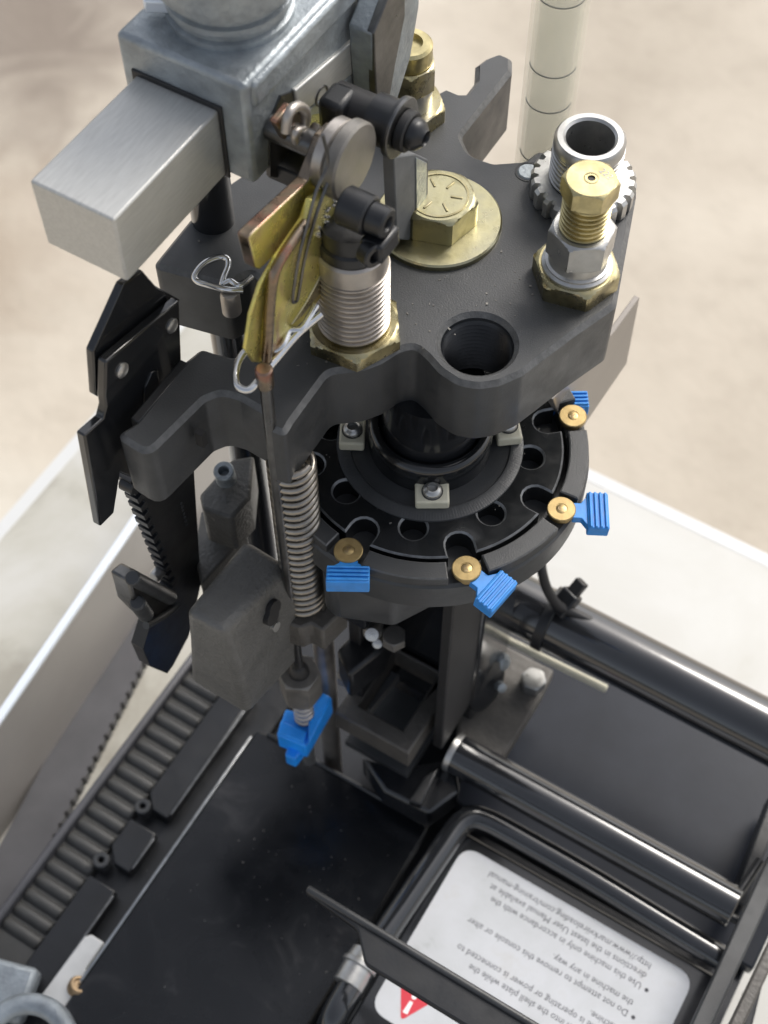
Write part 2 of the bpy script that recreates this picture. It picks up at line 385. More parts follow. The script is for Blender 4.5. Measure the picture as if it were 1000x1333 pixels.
# ================================================================== TOOL HEAD
Z7, Z4 = 7.0, 4.0
head = thing('tool_head', 'black cast tool head plate with curved edge and large empty threaded hole', 'tool head', (0, 0, Z4))
O7 = [(149, 565, .3), (192, 593, .5), (266, 520, .4), (288, 511, .6), (312, 518, .5), (343, 536, .2), (349, 556, .25), (371, 566, .25), (381, 548, .3), (428, 484, .6),
      (470, 480, 1.2), (497, 470, .6), (520, 455, .8), (540, 450, .7), (555, 463, .5), (572, 482, 1), (596, 498, 1), (622, 503, 1), (650, 499, 1), (680, 486, 1),
      (745, 437, .8), (803, 397, .5), (811, 352, .4), (832, 236, 1.2), (790, 212, .3), (742, 203, .2), (722, 197, .3), (700, 194, .3), (684, 207, .4), (643, 210, .3), (612, 200, .8), (601, 176, .4),
      (667, 92, .2), (667, 74, .3), (650, 67, .3), (634, 73, .2), (619, 84, .05), (619, 104, .05), (607, 120, .05), (598, 120, 0), (581, 113, 0), (560, 124, 0),
      (520, 112, .3), (455, 150, .8), (400, 205, .5), (330, 215, .5), (268, 258, .5), (197, 345, .3), (294, 371, .4), (330, 352, .3), (352, 395, .8), (338, 448, .4), (303, 463, .2), (276, 456, .3), (262, 451, .3), (241, 468, .15), (176, 549, .15)]
outl = fillet([xy(p[0], p[1], Z7) for p in O7], [p[2] for p in O7], 4)
HX, HY = 1.63, -.02
post = at(278, 285, Z7)
mb = MB(); mb.plate(outl, [circ(HX, HY, 1.24, 48)], Z4, Z7, .17, .16, 1)
mb.build('plate', [K['cast'], K['castedge']], head, smooth=35)
mb = MB(); mb.rev((HX, HY, 0), (0, 0, 1), [(1.27, 6.8)] + [q for k in range(13) for q in ((1.25, 6.7 - k * .2), (1.13, 6.6 - k * .2))] + [(1.25, 4.02)], 48, cap=False)
mb.build('thread', K['satin'], head)
rp = at(688, 224, Z7)
MB().cyl((rp.x, rp.y, 6.9), (rp.x, rp.y, 7.06), .40, 28, .05).build('dowel_pin', K['zinc'], head)
MB().ring((rp.x, rp.y, 0), (0, 0, 1), .42, .50, 6.98, 7.02).build('groove', K['satin'], head)
# rail groove seen along the arm
g0, g1 = at(243, 472, Z7), at(180, 547, Z7)
MB().box(((g0.x + g1.x) / 2 - .12, (g0.y + g1.y) / 2, 6.2), (.35, (g0 - g1).length + .1, 1.5)).build('slide_rail', K['satin'], head, bevel=.05)
s0 = onx(262, 570, -4.6)
MB().box((s0.x, s0.y, s0.z), (.3, .25, .7)).build('slot', K['rubber'], head)

# ---- big centre bolt and washer
B0 = at(570, 290, Z7)
wa = MB(); wa.ring((B0.x, B0.y, 7), (0, 0, 1), .8, 2.28, .0, .24, 64, .06)
wa = wa.build('flat_washer', K['goldpale'], None, loc=(B0.x, B0.y, 7))
tag(wa, 'wide yellow zinc flat washer under the big hex bolt', 'washer')
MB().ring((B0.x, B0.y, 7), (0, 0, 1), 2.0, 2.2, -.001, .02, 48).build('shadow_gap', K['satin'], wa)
bt = thing('hex_bolt', 'large yellow zinc hex bolt with radial marks on its head', 'bolt', (B0.x, B0.y, 7.25))
MB().hexa((B0.x, B0.y, 7.25), (0, 0, 1), 1.42, 0, 1.12, ph=radians(18)).build('bolt_head', K['goldpale'], bt, smooth=25)
mb = MB()
for k in range(6):
    t = 2 * pi * k / 6 + .35
    mb.box((B0.x + .62 * cos(t), B0.y + .62 * sin(t), 8.38), (.42, .09, .05), t)
mb.build('grade_mark', K['gold'], bt, bevel=.02)
MB().ring((B0.x, B0.y, 8.37), (0, 0, 1), .98, 1.06, 0, .03, 48).build('head_rim', K['gold'], bt)

# ---- right die: gold nut, steel hex body, brass stem with drilled cap
D = at(748, 362, Z7)
d1 = thing('decapping_die', 'steel die with drilled brass cap screwed into gold hex nut, front right of tool head', 'die', (D.x, D.y, 7))
o = (D.x, D.y, 0)
MB().hexa(o, (0, 0, 1), 1.56, 7.0, 7.78, .8, radians(12)).build('lock_nut', K['gold'], d1, smooth=25)
mb = MB()
for k in range(6):
    t = radians(12) + k * pi / 3; mb.cyl((D.x + 1.36 * cos(t), D.y + 1.36 * sin(t), 7.62), (D.x + 1.36 * cos(t), D.y + 1.36 * sin(t), 7.70), .06, 10)
mb.build('locating_hole', K['satin'], d1)
MB().rev(o, (0, 0, 1), [(1.22, 7.78), (1.22, 7.86), (1.12, 7.92), (1.12, 7.99), (1.02, 8.03), (.98, 8.6)], 48).build('collar', K['steel'], d1)
MB().hexa(o, (0, 0, 1), 1.16, 8.35, 9.55, .5, radians(35), chb=True).build('hex_body', K['steel'], d1, smooth=25)
MB().threads(o, (0, 0, 1), .82, 9.5, 11.0, .21, .12, 40).build('stem', K['brassbright'], d1)
MB().hexa(o, (0, 0, 1), .95, 10.95, 11.75, .13, radians(20), chb=True).build('brass_cap', K['brassbright'], d1, smooth=25)
MB().ring((D.x, D.y, 11.752), (0, 0, 1), .2, .25, -.01, .012).build('machining_ring', K['gold'], d1)
MB().cyl((D.x, D.y, 11.0), (D.x, D.y, 11.70), .14, 20).build('bore', K['rubber'], d1)
mb = MB()
e = V((cos(radians(-20)), sin(radians(-20)), 0)); text_mesh(mb, '222', V((D.x, D.y, 11.754)) + V((.05, .38, 0)), e, UZ.cross(e), .34)
mb.build('stamped_number', K['bright_metal'], d1)

# ---- rear die: open steel tube in a knurled lock ring
E_ = at(757, 252, Z7); o = (E_.x, E_.y, 0)
d2 = thing('open_die', 'silver open topped die tube in a knurled lock ring at back right', 'die', (E_.x, E_.y, 7))
mb = MB()
def kn(t, r, h): return r * (1 + (.05 if (t * 22 / (2 * pi)) % 1 < .55 else -.05)) if r > 1.6 else r
mb.rev(o, (0, 0, 1), [(1.2, 7.0), (1.72, 7.0), (1.80, 7.08), (1.80, 7.72), (1.70, 7.84), (1.25, 7.84), (1.2, 7.0)], 176, radf=kn, cap=False)
mb.build('lock_ring', K['steel'], d2, smooth=25)
MB().threads(o, (0, 0, 1), 1.27, 7.8, 9.3, .22, .12, 44, cap=False).build('threaded_body', K['steel'], d2)
MB().rev(o, (0, 0, 1), [(1.20, 9.25), (1.25, 9.3), (1.25, 9.62), (1.15, 9.74), (.95, 9.74), (.86, 9.66), (.86, 7.2)], 48, cap=False).build('mouth', K['steel'], d2)
MB().cyl((E_.x, E_.y, 7.1), (E_.x, E_.y, 7.3), .9, 32).build('bore', K['rubber'], d2)

# ---- gold die far left behind the powder measure
G = at(531, 150, Z7); o = (G.x, G.y, 0)
d3 = thing('rear_die', 'gold hex die stack half hidden behind the powder measure bracket', 'die', (G.x, G.y, 7))
MB().hexa(o, (0, 0, 1), 1.45, 7.0, 7.7, ph=.3).build('lock_nut', K['gold'], d3, smooth=25)
MB().cyl((G.x, G.y, 7.7), (G.x, G.y, 8.6), .9, 32).build('collar', K['steel'], d3)
MB().hexa(o, (0, 0, 1), 1.05, 8.5, 9.6, ph=.1, chb=True).build('hex_body', K['gold'], d3, smooth=25)
MB().rev(o, (0, 0, 1), [(.82, 9.6), (.86, 9.7), (.86, 10.3), (.76, 10.4), (.5, 10.4), (.46, 10.2), (0.001, 10.2)], 32).build('cap', K['brassbright'], d3)

# ---- powder die under the lever
PD = at(461, 432, Z7); o = (PD.x, PD.y, 0)
d4 = thing('powder_die', 'coarse threaded steel die with brown hex nut below the yellow lever', 'die', (PD.x, PD.y, 7))
MB().hexa(o, (0, 0, 1), 1.72, 7.0, 7.6, .9, radians(5)).build('lock_nut', K['gold'], d4, smooth=25)
MB().threads(o, (0, 0, 1), 1.22, 7.6, 10.45, .24, .12, 48).build('threaded_body', K['thread'], d4)
MB().rev(o, (0, 0, 1), [(1.1, 10.3), (1.18, 10.36), (1.18, 11.2), (1.1, 11.28)], 48).build('smooth_band', K['thread'], d4)
MB().ring(o, (0, 0, 1), .5, 1.08, 11.25, 11.75, 48, .08).build('clamp_ring', K['satin'], d4)
p1 = onx(504, 291, -.6); p2 = onx(488, 330, -.75)
MB().cyl((p1.x - 1.5, p1.y, p1.z), (p1.x - .55, p1.y, p1.z), .62, 32, .06).build('clamp_boss', K['satin'], d4)
s1 = socket_screw(d4, 'clamp_screw', (p1.x - .55, p1.y, p1.z), (1, 0, 0), .48, .6, K['satin'])
MB().box((p2.x - .1, p2.y + .45, p2.z + .05), (.8, 1.1, .75)).build('clamp_ear', K['satin'], d4, bevel=.12)
socket_screw(d4, 'clamp_screw', (p2.x - .3, p2.y, p2.z), (.93, -.35, .1), .40, .45, K['satin'])

# ================================================================== POWDER MEASURE
CX = -5.45
pm = thing('powder_measure', 'grey cast zinc powder measure body over the tool head, its bar poking out', 'powder measure', (-7.5, 1.5, 12.4))
y0, y1, x0, zt, zb = -1.8, 8.2, -10.1, 16.3, 12.4
mb = MB(); mb.box(((x0 + CX) / 2, (y0 + 4.6) / 2 - .15, (zt + zb) / 2), (CX - x0, 4.6 - y0 + .3, zt - zb))
mb.build('body', K['zinc'], pm, bevel=.2, segs=3)
MB().box((-8.0, y0 - .33, 13.75), (3.3, .1, 2.85)).build('bar_shadow', K['rubber'], pm, bevel=.04)  # shadow line around the bar, put in as a dark plate
# top ledge / bevelled rail along the right side
e0 = onx(338, 140, CX + .05)
MB().box((CX - .02, (y0 + 4.6) / 2, 15.75), (.3, 4.6 - y0, .9)).build('side_rail', K['zinc'], pm, bevel=.14)
MB().extr([onx(385, 118, CX + .16), onx(503, 18, CX + .16), onx(505, 58, CX + .16), onx(440, 112, CX + .16), onx(388, 152, CX + .16)], (-.2, 0, 0)).build('side_plate', K['alu'], pm, bevel=.05)
MB().extr([onx(388, 153, CX + .12), onx(440, 113, CX + .12), onx(443, 160, CX + .12), onx(400, 170, CX + .12)], (-.2, 0, 0)).build('side_plate', K['zinc'], pm, bevel=.05)
MB().extr([onx(441, 112, CX + .14), onx(486, 72, CX + .14), onx(489, 125, CX + .14), onx(444, 158, CX + .14)], (-.25, 0, 0)).build('cover_block', K['zinc'], pm, bevel=.06)
q = onx(419, 125, CX + .17)
MB().ring((q.x, q.y, q.z), (1, 0, 0), .30, .36, -.02, .03, 32).build('stamped_ring', K['darksteel'], pm)
sl = [onx(p[0], p[1], CX + .08) for p in ((366, 125), (386, 118), (394, 150), (390, 205), (366, 232), (352, 230), (352, 160))]
MB().extr(sl, (-.15, 0, 0)).build('slot', K['darksteel'], pm)
# bracket
bk = [onx(p[0], p[1], -4.4) for p in ((485, 45), (507, -10), (548, -25), (546, 10), (535, 75), (516, 136), (492, 150), (489, 120))]
MB().extr(bk, (-.9, 0, 0)).build('bracket', K['zinc'], pm, bevel=.08)
bk = [onx(p[0], p[1], -4.36) for p in ((487, 44), (509, -12), (528, -20), (528, 20), (516, 80), (506, 138), (493, 146), (490, 120))]
MB().extr(bk, (-.3, 0, 0)).build('bracket_web', K['darksteel'], pm, bevel=.05)
MB().box((-4.5, -.2, 12.0), (2.6, 1.6, .7)).build('mount', K['satin'], pm, bevel=.08)
MB().cyl((PD.x, PD.y, 11.7), (PD.x, PD.y, 12.4), 1.0, 28).build('spout', K['satin'], pm)
# hopper neck
hp = (-7.75, .55, 0)
MB().rev(hp, (0, 0, 1), [(1.95, 16.25), (1.95, 16.5), (1.8, 16.55), (1.8, 16.75), (1.92, 16.8), (1.92, 17.0), (1.78, 17.05), (1.78, 17.3), (2.15, 17.5), (2.2, 21), (1.9, 21), (1.9, 17.4)], 64).build('hopper_neck', K['zinc'], pm)
MB().box((-9.35, -.75, 16.75), (.9, .5, .5), .5).build('neck_lug', K['edge'], pm, bevel=.1)

bar = MB(); bA, bB, bC = at(38, 235, 15), at(145, 290, 15), at(195, 78, 15)
bar.box(((bA.x + bB.x) / 2, (bA.y + 1.0) / 2, 15 - 1.3), (bB.x - bA.x, 1.0 - bA.y, 2.6))
tag(bar.build('powder_bar', K['alu'], None, bevel=.09, loc=((bA.x + bB.x) / 2, -1.8, 13.7), segs=3), 'square brushed grey metal bar sliding out of the powder measure', 'bar')

# ================================================================== BELL CRANK (yellow)
bc = thing('bell_crank', 'iridescent yellow zinc lever with two arms pivoting beside the powder measure', 'lever', (-3, 0, 12.9))
A1 = [onx(p[0], p[1], -3.3) for p in ((424, 180), (440, 165), (458, 172), (452, 215), (442, 262), (400, 291), (359, 332), (338, 351), (333, 349), (324, 310), (330, 303), (402, 236))]
mb = MB(); mb.loft(A1, [p + V((-.42, 0, 0)) for p in A1]); mb.m = [1] * len(A1) + [0, 0]
mb.build('upper_arm', [K['irid'], K['iridedge']], bc, bevel=.05)
B1 = [onx(p[0], p[1], -2.75) for p in ((400, 287), (408, 262), (436, 245), (472, 285), (467, 303), (428, 374), (398, 416), (385, 428), (356, 474), (347, 474), (350, 442), (357, 363), (364, 340))]
MB().extr(B1, (-.3, 0, 0)).build('lower_arm', K['irid'], bc, bevel=.06)
B2 = [onx(p[0], p[1], -3.0) for p in ((398, 288), (368, 335), (360, 362), (354, 442), (350, 474), (330, 472), (319, 455), (326, 409), (339, 370), (357, 338), (390, 291))]
MB().extr(B2, (-.12, 0, 0)).build('side_flange', K['irid'], bc, bevel=.05)
MB().tube(smooth_path([onx(p[0], p[1], -2.8) for p in ((398, 290), (384, 309), (363, 342), (355, 366), (351, 405), (349, 442), (347, 468))], 5), .17, 10).build('folded_edge', K['iridedge'], bc)
F1 = [onx(p[0], p[1], -2.68) for p in ((452, 300), (462, 308), (424, 374), (394, 412), (380, 424), (398, 396), (418, 360))]
MB().extr(F1, (-.12, 0, 0)).build('folded_lip', K['gold'], bc, bevel=.04)
dc = onx(463, 212, -2.4)
MB().cyl((-5.4, dc.y, dc.z), (-3.0, dc.y, dc.z), .42, 24).build('pivot_pin', K['darksteel'], bc)
MB().cyl((-3.35, dc.y, dc.z), (-2.92, dc.y, dc.z), 1.12, 40, .06).build('spacer_washer', K['thread'], bc)
MB().cyl((-2.86, dc.y, dc.z), (-2.4, dc.y, dc.z), 1.24, 48, .07).build('pivot_disc', K['dull'], bc)
# spring wire lying on the face
wp = [onx(p[0], p[1], -2.62) for p in ((420, 175), (427, 212), (412, 248), (400, 292), (388, 340), (381, 388), (384, 393), (388, 386), (396, 340), (410, 285), (425, 242), (432, 226))]
MB().tube(smooth_path(wp, 5), .055, 8).build('spring_wire', K['darksteel'], bc)
# return hook at the top
hk = [onx(p[0], p[1], -4.3) for p in ((372, 172), (376, 148), (388, 138), (398, 146), (396, 165), (385, 172), (388, 185), (404, 190), (414, 180), (410, 166), (420, 178))]
MB().tube(smooth_path(hk, 5), .16, 10).build('hook', K['thread'], bc)
MB().extr([onx(p[0], p[1], -4.6) for p in ((360, 160), (380, 136), (404, 150), (410, 190), (380, 196))], (-.3, 0, 0)).build('hook_tab', K['iridedge'], bc, bevel=.08)
lg = [onx(p[0], p[1], -4.7) for p in ((430, 158), (458, 154), (462, 172), (440, 188), (405, 196), (400, 178))]
MB().extr(lg, (-.8, 0, 0)).build('cross_web', K['irid'], bc, bevel=.06)
mb = MB()
for k in range(16):
    t = k / 15; px = 436 - 22 * t + random.uniform(-4, 6); py = 262 + 46 * t + random.uniform(-3, 3)
    if px < 404: continue
    p = onx(px, py, -2.72); mb.rev(p, (1, 0, 0), [(.07, -.03), (.06, .03), (.001, .06)], 10)
mb.build('weld_spatter', K['wire'], bc)

# guide roller with flange and cap screw
r2 = onx(553, 180, -1.4)
gr = thing('guide_roller', 'black guide roller with flange and domed cap screw beside the bracket', 'roller', (-3.5, r2.y, r2.z))
MB().cyl((-4.6, r2.y, r2.z), (-2.75, r2.y, r2.z), .66, 32).build('axle', K['rubber'], gr)
MB().rev((-3.2, r2.y, r2.z), (1, 0, 0), [(.80, 0), (.80, .75), (.98, .8), (.98, .95), (.9, .98), (.72, .98)], 44).build('roller', K['satin'], gr)
MB().ring((-2.25, r2.y, r2.z), (1, 0, 0), .6, .99, -.04, .06, 44, .03).build('flange', K['darksteel'], gr)
MB().cyl((-2.2, r2.y, r2.z), (-1.85, r2.y, r2.z), .66, 36, .05).build('washer', K['rubber'], gr)
socket_screw(gr, 'cap_screw', (-1.85, r2.y, r2.z), (1, 0, 0), .52, .5, K['satin'], .45, dome=True)
MB().box((-4.3, r2.y - .35, r2.z + .1), (.9, 1.1, 1.2)).build('axle_block', K['satin'], gr, bevel=.2)
# flat steel post standing in front of the bolt
fp = [onx(p[0], p[1], -2.6) for p in ((513, 205), (541, 200), (558, 208), (557, 296), (543, 314), (517, 312))]
o = MB().extr(fp, (-.45, 0, 0)).build('flat_post', K['slate'], None, bevel=.05, loc=(-2.8, fp[4].y, fp[4].z))
tag(o, 'flat dark steel bar hanging under the roller in front of the big hex bolt', 'bar')
fs = [onx(p[0], p[1], -2.56) for p in ((542, 205), (556, 212), (555, 294), (543, 310))]
MB().extr(fs, (-.1, 0, 0)).build('bright_face', K['zinc'], o, bevel=.02)

# ================================================================== LINK ROD with wing stop
RX, RY = -2.515, -6.36
rod = thing('link_rod', 'thin black rod hanging from the yellow lever down past the spring', 'rod', (RX, RY, -22))
MB().cyl((RX, RY, -11.2), (RX, RY, 9.4), .21, 18).build('shaft', K['darksteel'], rod)
MB().threads((RX, RY, 0), (0, 0, 1), .47, -17.0, -13.2, .46, .15, 24).build('threaded_end', K['thread'], rod)
MB().cyl((RX, RY, -21.6), (RX, RY, -16.8), .3, 20, .05).build('tip', K['steel'], rod)
MB().hexa((RX, RY, 0), (0, 0, 1), .95, -13.6, -11.5, .2, .45, chb=True).build('hex_nut', K['dull'], rod, smooth=25)
MB().rev((RX, RY, 0), (0, 0, 1), [(.46, -11.6), (.42, -11.2), (.3, -10.9), (.17, -10.8)], 20).build('ferrule', K['rubber'], rod)
MB().threads((RX - .75, RY + .45, 0), (0, 0, 1), .5, -12.4, -10.6, .3, .12, 20).build('side_thread', K['thread'], rod)
MB().cyl((RX, RY, 9.0), (RX, RY, 9.9), .28, 18, .06).build('top_pin', K['iridedge'], rod)

ws = thing('wing_stop', 'bright blue plastic wing nut on the bottom of the link rod', 'wing nut', (RX, RY, -18))
def local(px, py, z): return at(px, py, z)
zt_, zb_ = -16.4, -17.8
W1 = [xy(p[0], p[1], zt_) for p in ((372, 922), (378, 932), (360, 958), (390, 970), (401, 972), (433, 910), (413, 901))]
MB().prism([xy(372, 922, zt_), xy(360, 956, zt_), xy(398, 972, zt_), xy(433, 911, zt_), xy(415, 902, zt_), xy(400, 931, zt_)], zb_, zt_).build('body', K['bluelight'], ws, bevel=.1)
MB().prism([xy(402, 938, zt_), xy(402, 972, zt_), xy(433, 912, zt_), xy(416, 902, zt_)], zt_ - .1, zt_ + .35).build('wing', K['bluelight'], ws, bevel=.1)
MB().prism([xy(366, 940, zt_), xy(362, 955, zt_), xy(396, 969, zt_), xy(400, 954, zt_)], zt_ - .1, zt_ + .22).build('rib', K['bluelight'], ws, bevel=.07)
MB().prism([xy(377, 966, zb_ + .3), xy(371, 984, zb_ + .3), xy(384, 990, zb_ + .3), xy(396, 974, zb_ + .3)], zb_ - .6, zb_ + .4).build('foot', K['bluelight'], ws, bevel=.08)

def hairpin(name, label, pts, z, r, place, group):
    P_ = [at(p[0], p[1], z) if len(p) == 2 else at(p[0], p[1], p[2]) for p in pts]
    c = sum(P_, V((0, 0, 0))) / len(P_)
    o = MB().tube(smooth_path(P_, 6), r, 10).build(name, K['wire'], None, loc=c)
    return tag(o, label, 'clip', group)
h1 = hairpin('hairpin_clip', 'bright hairpin clip through the lower tip of the yellow lever', [(412, 398, 9.9), (402, 415, 9.8), (392, 429, 9.7), (377, 431, 9.7), (369, 449, 9.6), (357, 457, 9.5), (340, 454, 9.5), (324, 455, 9.4), (313, 467, 9.3), (307, 487, 9.2), (310, 503, 9.2), (325, 507, 9.2), (342, 489, 9.3), (356, 472, 9.4), (383, 440, 9.6), (400, 424, 9.7), (418, 409, 9.8)], 9.4, .125, 0, 'hairpin clips')
h2 = hairpin('hairpin_clip', 'bright D shaped hairpin clip on the back wing under the powder bar', [(316, 378, 7.7), (296, 377, 7.8), (272, 371, 7.8), (257, 366, 7.8), (254, 358, 7.9), (266, 343, 8.0), (285, 335, 8.0), (296, 337, 8.0), (297, 347, 7.9), (292, 360, 7.8), (290, 370, 7.7), (300, 366, 7.8), (312, 372, 7.8), (328, 360, 7.8)], 7.8, .11, 0, 'hairpin clips')
cp = at(299, 382, 7.6)
o = MB().rev((cp.x, cp.y, 5.6), (0, 0, 1), [(.34, 1.1), (.34, 1.9), (.28, 2.05)], 20).build('clevis_pin', K['thread'], None, loc=(cp.x, cp.y, 5.6))
tag(o, 'short rusty steel pin held by the D shaped clip under the powder bar', 'pin')

# ================================================================== SPRING
SX, SY = -2.4, -5.6
pts = []; turns = 23; n = turns * 24
for i in range(n + 1):
    t = i / n; a_ = 2 * pi * turns * t; z = -6.2 + t * 10.4; pts.append((SX + .74 * cos(a_), SY + .74 * sin(a_), z))
o = MB().tube(pts, .15, 8).build('coil_spring', K['spring'], None, smooth=60, loc=(SX, SY, -6.2))
tag(o, 'tall dull steel coil spring upright behind the thin black rod', 'spring')
# ================================================================== SHELL PLATE
CASE_A = [radians(q) for q in (-91.6, -46.6, -1.0, 43.6)]
sp = thing('shell_plate', 'round black shell plate with drilled holes and edge pockets on the central shaft', 'shell plate', (0, 0, -1))
R0 = 5.08; ol = []; N = 8
ang = [CASE_A[0] + k * pi / 4 for k in range(8)]
for k in range(8):
    a0 = ang[k]; hw = .52; rc = 4.62
    e = math.asin(hw / R0)
    u = V((cos(a0), sin(a0))); v = V((-sin(a0), cos(a0)))
    ol.append(tuple(u * R0 * cos(e) - v * hw))
    for j in range(9): t = pi * j / 8; ol.append(tuple(u * (rc - hw * sin(t)) - v * hw * cos(t)))
    ol.append(tuple(u * R0 * cos(e) + v * hw))
    for j in range(1, 12): t = a0 + e + (pi / 4 - 2 * e) * j / 12; ol.append((R0 * cos(t), R0 * sin(t)))
hol = [circ(3.85 * cos(q + pi / 8), 3.85 * sin(q + pi / 8), .50, 28) for q in ang]
MB().plate(ol, hol, -1.0, -.05, .07, .08, 1).build('disc', [K['plate'], K['edgeglint']], sp, smooth=35)  # second slot paints the highlights on chamfers and hole rims
mb = MB()
def kn2(t, r, h): return r + (.018 if int(t * 400 / (2 * pi)) % 2 else -.018) if r > 3.1 and h > .0 else r
mb.rev((0, 0, 0), (0, 0, 1), [(3.56, -.06), (3.54, .0), (3.18, .12), (3.08, .12), (3.02, .03), (2.0, .03)], 800, radf=kn2, cap=False)
mb.build('toothed_ring', K['cast'], sp, smooth=20)
MB().rev((0, 0, 0), (0, 0, 1), [(2.34, .04), (2.34, 1.15), (2.26, 1.32), (2.12, 1.4), (1.98, 1.38), (1.93, 1.1), (1.8, 1.05)], 64, cap=False).build('collar', K['plate'], sp)
MB().cyl((0, 0, -.9), (0, 0, 4.02), 1.84, 56).build('shaft', K['black'], sp)
CL = [(-58.6, 2.62), (-151.5, 2.95), (38, 2.95)]
for q, rr in CL:
    t = radians(q); u = V((cos(t), sin(t), 0)); c = u * rr
    kb = MB(); kb.box((c.x, c.y, .33), (.95, 1.25, .48), t)
    cb = kb.build('clip_block', K['cream'], sp, bevel=.08)
    MB().cyl((c.x, c.y, .57), (c.x, c.y, .60), .40, 24).build('washer', K['darksteel'], cb)
    socket_screw(cb, 'button_screw', (c.x, c.y, .58), (0, 0, 1), .36, .28, K['steel'], .5, dome=True)

pf = thing('shell_plate_carrier', 'black outer ring carrier around the shell plate with slots for the cartridges', 'carrier', (0, 0, -2))
MB().rev((0, 0, 0), (0, 0, 1), [(1.9, -2.15), (5.6, -2.15), (6.1, -1.9), (6.1, -.55), (5.98, -.42), (5.28, -.42), (5.24, -1.02), (1.9, -1.02)], 96).build('base', K['cast'], pf)
for k in range(8):
    a0 = ang[k] + .125; a1 = ang[k] + pi / 4 - .125; ri, ro = 5.30, 6.02
    poly = [(ri * cos(a0 + (a1 - a0) * j / 14), ri * sin(a0 + (a1 - a0) * j / 14)) for j in range(15)] + [(ro * cos(a1 + (a0 - a1) * j / 14), ro * sin(a1 + (a0 - a1) * j / 14)) for j in range(15)]
    mb = MB(); mb.plate(poly, [], -.45, .05, .05, 0, 1)
    mb.build('guide_segment', [K['cast'], K['castedge']], pf, smooth=35)
MB().prism([(-1.3, -5.9), (-.6, -6.15), (1.6, -5.3), (2.6, -3.5), (-1.3, -3.0)], -5.0, -2.05).build('arm', K['cast'], pf, bevel=.25)
# lug where the spring and casting sit
lug = [xy(p[0], p[1], -6.2) for p in ((362, 808), (380, 770), (425, 762), (446, 768), (452, 790), (420, 822), (405, 812), (392, 818))]
MB().prism(lug, -8.0, -6.2).build('spring_seat', K['castrough'], pf, bevel=.12)
MB().box((-.6, -3.6, -4.5), (1.6, 3.2, 4.7)).build('web', K['black'], pf, bevel=.1)

clabel = ['brass cartridge case head above the leftmost blue tab, nearest the coil spring', 'brass cartridge case head at the front beside the tilted blue tab', 'brass cartridge case head beside the vertical blue tab on the right', 'brass cartridge case head at the back beneath the tool head edge']
tlabel = ['blue ribbed tab lying level under the leftmost brass case head', 'blue ribbed tab set at a tilt at the front of the ring', 'blue ribbed tab standing upright at the right of the ring', 'blue ribbed tab partly hidden under the tool head edge']
case0 = tab0 = None
for k in range(4):
    t = CASE_A[k]; c = V((5.66 * cos(t), 5.66 * sin(t), 0))
    if not case0:
        case0 = thing('cartridge_case', clabel[0], 'cartridge case', c, 'brass cartridge cases in the shell plate')
        MB().rev(c, (0, 0, 1), [(.40, -1.0), (.41, -.95), (.41, -.4), (.40, -.3), (.42, -.2), (.535, -.15), (.535, -.03), (.50, .0), (.23, .0), (.225, -.015), (.21, -.015)], 36, cap=True).build('shell', K['brass'], case0, loc=c)
        MB().rev(c, (0, 0, 1), [(.205, -.06), (.205, -.012), (.19, -.002)], 24).build('primer', K['brass'], case0, loc=c)
        mb = MB(); text_mesh(mb, 'S', c + V((-.11, -.12, .0)), (1, 0, 0), (0, 1, 0), .36, lift=.003); mb.build('stamp_mark', K['nut'], case0, loc=c)
        co = case0
        case_loc0 = c
    else:
        co = copy_tree(case0); co.location = c * S; co['label'] = clabel[k]; co.rotation_euler.z = t - CASE_A[0]
    if not tab0:
        # built lying along +x from its own origin, turned into place afterwards
        tab0 = thing('ribbed_tab', tlabel[0], 'tab', (0, 0, 0), 'blue ribbed tabs around the ring')
        MB().prism([(.42, -.33), (.75, -.33), (.95, -.62), (1.0, -.62), (1.0, .62), (.95, .62), (.75, .33), (.42, .33)], -.42, -.08).build('neck', K['blue'], tab0, bevel=.04)
        kb = MB(); kb.box((1.36, 0, -.28), (.80, 1.56, .55)); kb.build('grip', K['blue'], tab0, bevel=.05)
        for j in range(4):
            rb = MB(); rb.box((1.08 + j * .19, 0, .02), (.10, 1.52, .12)); rb.build('rib', K['blue'], tab0, bevel=.03)
        to = tab0
    else:
        to = copy_tree(tab0); to['label'] = tlabel[k]
    to.location = c * S; to.rotation_euler = (0, 0, t)
tabs = [o for o in COL.objects if o.name.startswith('ribbed_tab')]
for o, (tilt, az) in zip(tabs, ((-12, -60), (6, -8), (2, 29), (4, 122))): o.rotation_euler = (0, radians(tilt), radians(az))

tabs[0].location += V((-.10, .22, -.12)) * S      # pushed further in under its cartridge
tabs[3].location += V((.12, -.25, -.30)) * S
# ================================================================== GREY CASTING (index arm)
ia = thing('index_casting', 'rough grey cast block with a wedge shape below the left arm', 'casting', (-4, -8, -11))
sec = [(-4.85, -3.0), (-3.45, -3.0), (-2.35, -4.0), (-2.0, -9.0), (-3.05, -11.6), (-4.6, -9.2)]
mb = MB(); yA, yB = -9.95, -5.9
fr = [(-4.75, -9.9, -2.4), (-3.0, -9.9, -2.35), (-2.75, -9.9, -5.0), (-2.6, -9.9, -9.4), (-5.5, -9.9, -9.2), (-5.0, -9.9, -5.0)]
bkx = [(-4.75, -5.9, -2.75), (-2.75, -5.9, -3.05), (-2.2, -5.9, -5.0), (-2.5, -5.9, -10.5), (-5.5, -5.9, -9.6), (-5.0, -5.9, -5.0)]
mb.loft(fr, bkx); mb.build('block', K['greycast'], ia, bevel=.34, segs=4)
q = at(356, 795, -3.8)
qs = onx(354, 797, -2.5)
MB().rev(qs, (1, 0, .2), [(.32, -.3), (.32, .12)], 16, radf=lambda t, r, h: r * (1.0 + .7 * abs(cos(t)))).build('screw_slot', K['rubber'], ia)
